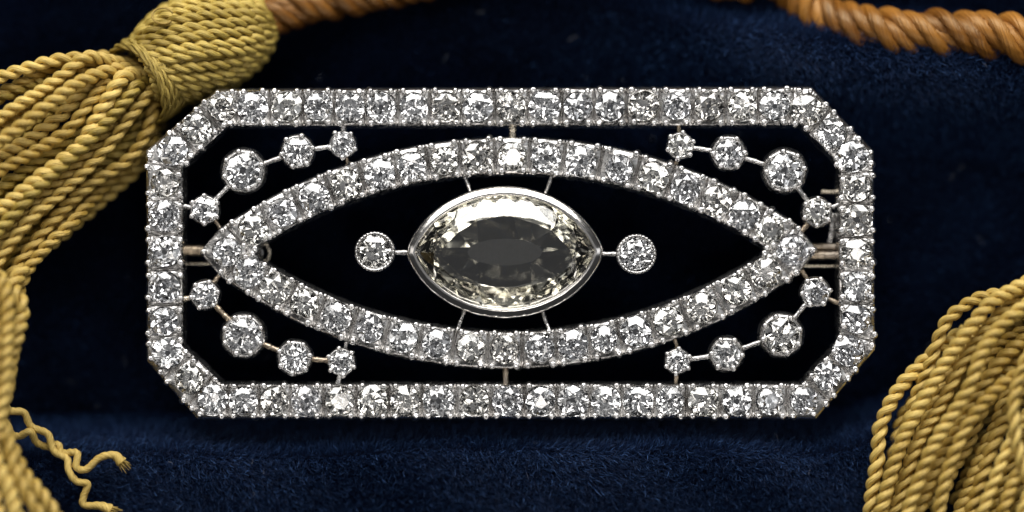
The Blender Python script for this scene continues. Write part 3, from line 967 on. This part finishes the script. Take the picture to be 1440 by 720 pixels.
# right tassel
tassel2 = empty('tassel', P(1420, 650, 0.5))
tag(tassel2, 'yellow gold silk tassel skirt of twisted cords, lower corner opposite the corded head', 'tassel', 'silk tassels')
def q(x, y, z): return (1200 + x / 2.057, 370 + y / 2.057, z)
Rr = [
 [q(560, 80, 1.6), q(430, 92, 2.2), q(350, 110, 2.4), q(280, 165, 2.4), q(245, 225, 2.2), q(215, 300, 1.9), q(180, 390, 1.8), q(150, 480, 1.8), q(110, 600, 1.8), q(80, 740, 1.8)],
 [q(330, 200, 1.2), q(230, 262, 1.5), q(132, 366, 1.7), q(82, 470, 1.7), q(62, 580, 1.7), q(54, 680, 1.7), q(52, 780, 1.7)],
 [q(560, 20, 2.8), q(490, 62, 3.2), q(400, 122, 3.5), q(330, 205, 3.6), q(262, 290, 3.5), q(205, 392, 3.4), q(152, 500, 3.3), q(102, 620, 3.2), q(66, 760, 3.1)],
 [q(570, 80, 3.2), q(490, 128, 3.8), q(425, 180, 4.2), q(372, 262, 4.5), q(336, 360, 4.6), q(292, 430, 4.5), q(232, 535, 4.3), q(184, 640, 4.2), q(146, 760, 4.1)],
 [q(570, 190, 2.6), q(490, 232, 3.0), q(420, 290, 3.2), q(360, 380, 3.2), q(310, 480, 3.2), q(250, 580, 3.2), q(200, 680, 3.2), q(180, 770, 3.2)],
 [q(580, 250, 3.4), q(500, 302, 4.0), q(424, 366, 4.3), q(354, 434, 4.4), q(312, 520, 4.4), q(272, 620, 4.4), q(240, 740, 4.3)],
 [q(540, 330, 1.6), q(450, 380, 2.2), q(414, 460, 2.6), q(372, 560, 2.8), q(332, 650, 2.9), q(296, 750, 3.0)],
 [q(530, 220, 4.0), q(486, 290, 4.6), q(464, 380, 5.0), q(462, 460, 5.2), q(474, 545, 5.2), q(500, 620, 5.2), q(530, 700, 5.2)],
 [q(530, 400, 3.4), q(468, 480, 4.2), q(424, 580, 4.6), q(384, 680, 4.7), q(356, 770, 4.8)],
 [q(540, 520, 4.0), q(480, 600, 4.4), q(440, 690, 4.6), q(420, 770, 4.6)],
 [q(560, 600, 4.8), q(510, 680, 5.2), q(480, 770, 5.2)],
 # behind
 [q(560, 130, 1.2), q(420, 170, 1.8), q(320, 240, 2.0), q(270, 320, 2.0), q(230, 420, 1.9), q(190, 520, 1.9), q(150, 640, 1.9), q(120, 770, 1.9)],
 [q(560, 170, 1.8), q(440, 220, 2.4), q(380, 290, 2.6), q(320, 380, 2.6), q(270, 470, 2.5), q(215, 570, 2.5), q(170, 680, 2.5), q(150, 770, 2.5)],
 [q(560, 280, 1.6), q(440, 340, 2.0), q(380, 420, 2.1), q(330, 520, 2.1), q(280, 620, 2.1), q(230, 770, 2.1)],
 [q(560, 360, 1.2), q(460, 420, 1.5), q(400, 520, 1.6), q(350, 620, 1.7), q(310, 770, 1.7)],
 [q(560, 420, 1.6), q(490, 500, 2.0), q(450, 600, 2.4), q(420, 700, 2.5), q(400, 780, 2.5)],
 [q(560, 240, 2.0), q(500, 330, 2.6), q(450, 420, 3.0), q(420, 500, 3.1), q(370, 620, 3.2), q(330, 770, 3.2)],
 [q(220, 360, .8), q(150, 440, 1.0), q(120, 540, 1.1), q(100, 640, 1.2), q(96, 780, 1.2)],
 [q(560, 500, 2.2), q(510, 580, 2.8), q(480, 680, 3.0), q(470, 780, 3.0)],
]
Rr += [mid(Rr[i], Rr[i + 1], .7) for i in (2, 4, 11, 13)]
for p in Rr:
    strand(tassel2, p, random.uniform(19.5, 24), SILK_GOLD, random.uniform(33, 42), jitter=1.8)

stray_fibres(tassel2, SILK_GOLD)
FUZZ = []
# ropes: three plies, each laid up from three yarns
def rope(parent, pts, width, pitch, mat):
    global FUZZ
    FUZZ = []
    c = catmull([P(*p) for p in pts], .16)
    w = width * K / 2
    for k, (qq, e) in enumerate(ply_paths(c, w * .50, pitch * K, 3, 0.4, .2)):
        path = resample(qq, .16)
        me = cord_mesh('ply', path, w * 1.04, pitch * K * .85, mat, 3, k * 1.1, 12, wob=.3, fat=1.12, ridge=.06)
        add_obj('ply', me, parent)
    stray_fibres(parent, mat)
cord1 = empty('rope', P(460, 10, -3.2))
tag(cord1, 'amber brown twisted rope leading out of the corded tassel head', 'rope', 'amber twisted ropes')
rope(cord1, [(352, 42, -1.2), (390, 20, -1.6), (440, 4, -2.0), (500, -8, -2.4), (570, -22, -2.6), (700, -50, -2.6), (850, -60, -2.4), (960, -40, -2.0), (1030, -27, -1.4), (1090, -34, -1.6), (1130, -70, -2)], 62, 128, SILK_BROWN)
cord2 = empty('rope', P(1300, 50, -2.5))
tag(cord2, 'amber brown twisted rope lying behind the velvet fold at the far corner', 'rope', 'amber twisted ropes')
rope(cord2, [(1075, -90, -2.6), (1112, -30, -2.2), (1148, 16, -1.8), (1200, 38, -1.0), (1260, 47, -0.5), (1330, 48, -0.2), (1400, 52, 0), (1480, 60, .1), (1560, 68, .1)], 72, 165, SILK_BROWN)
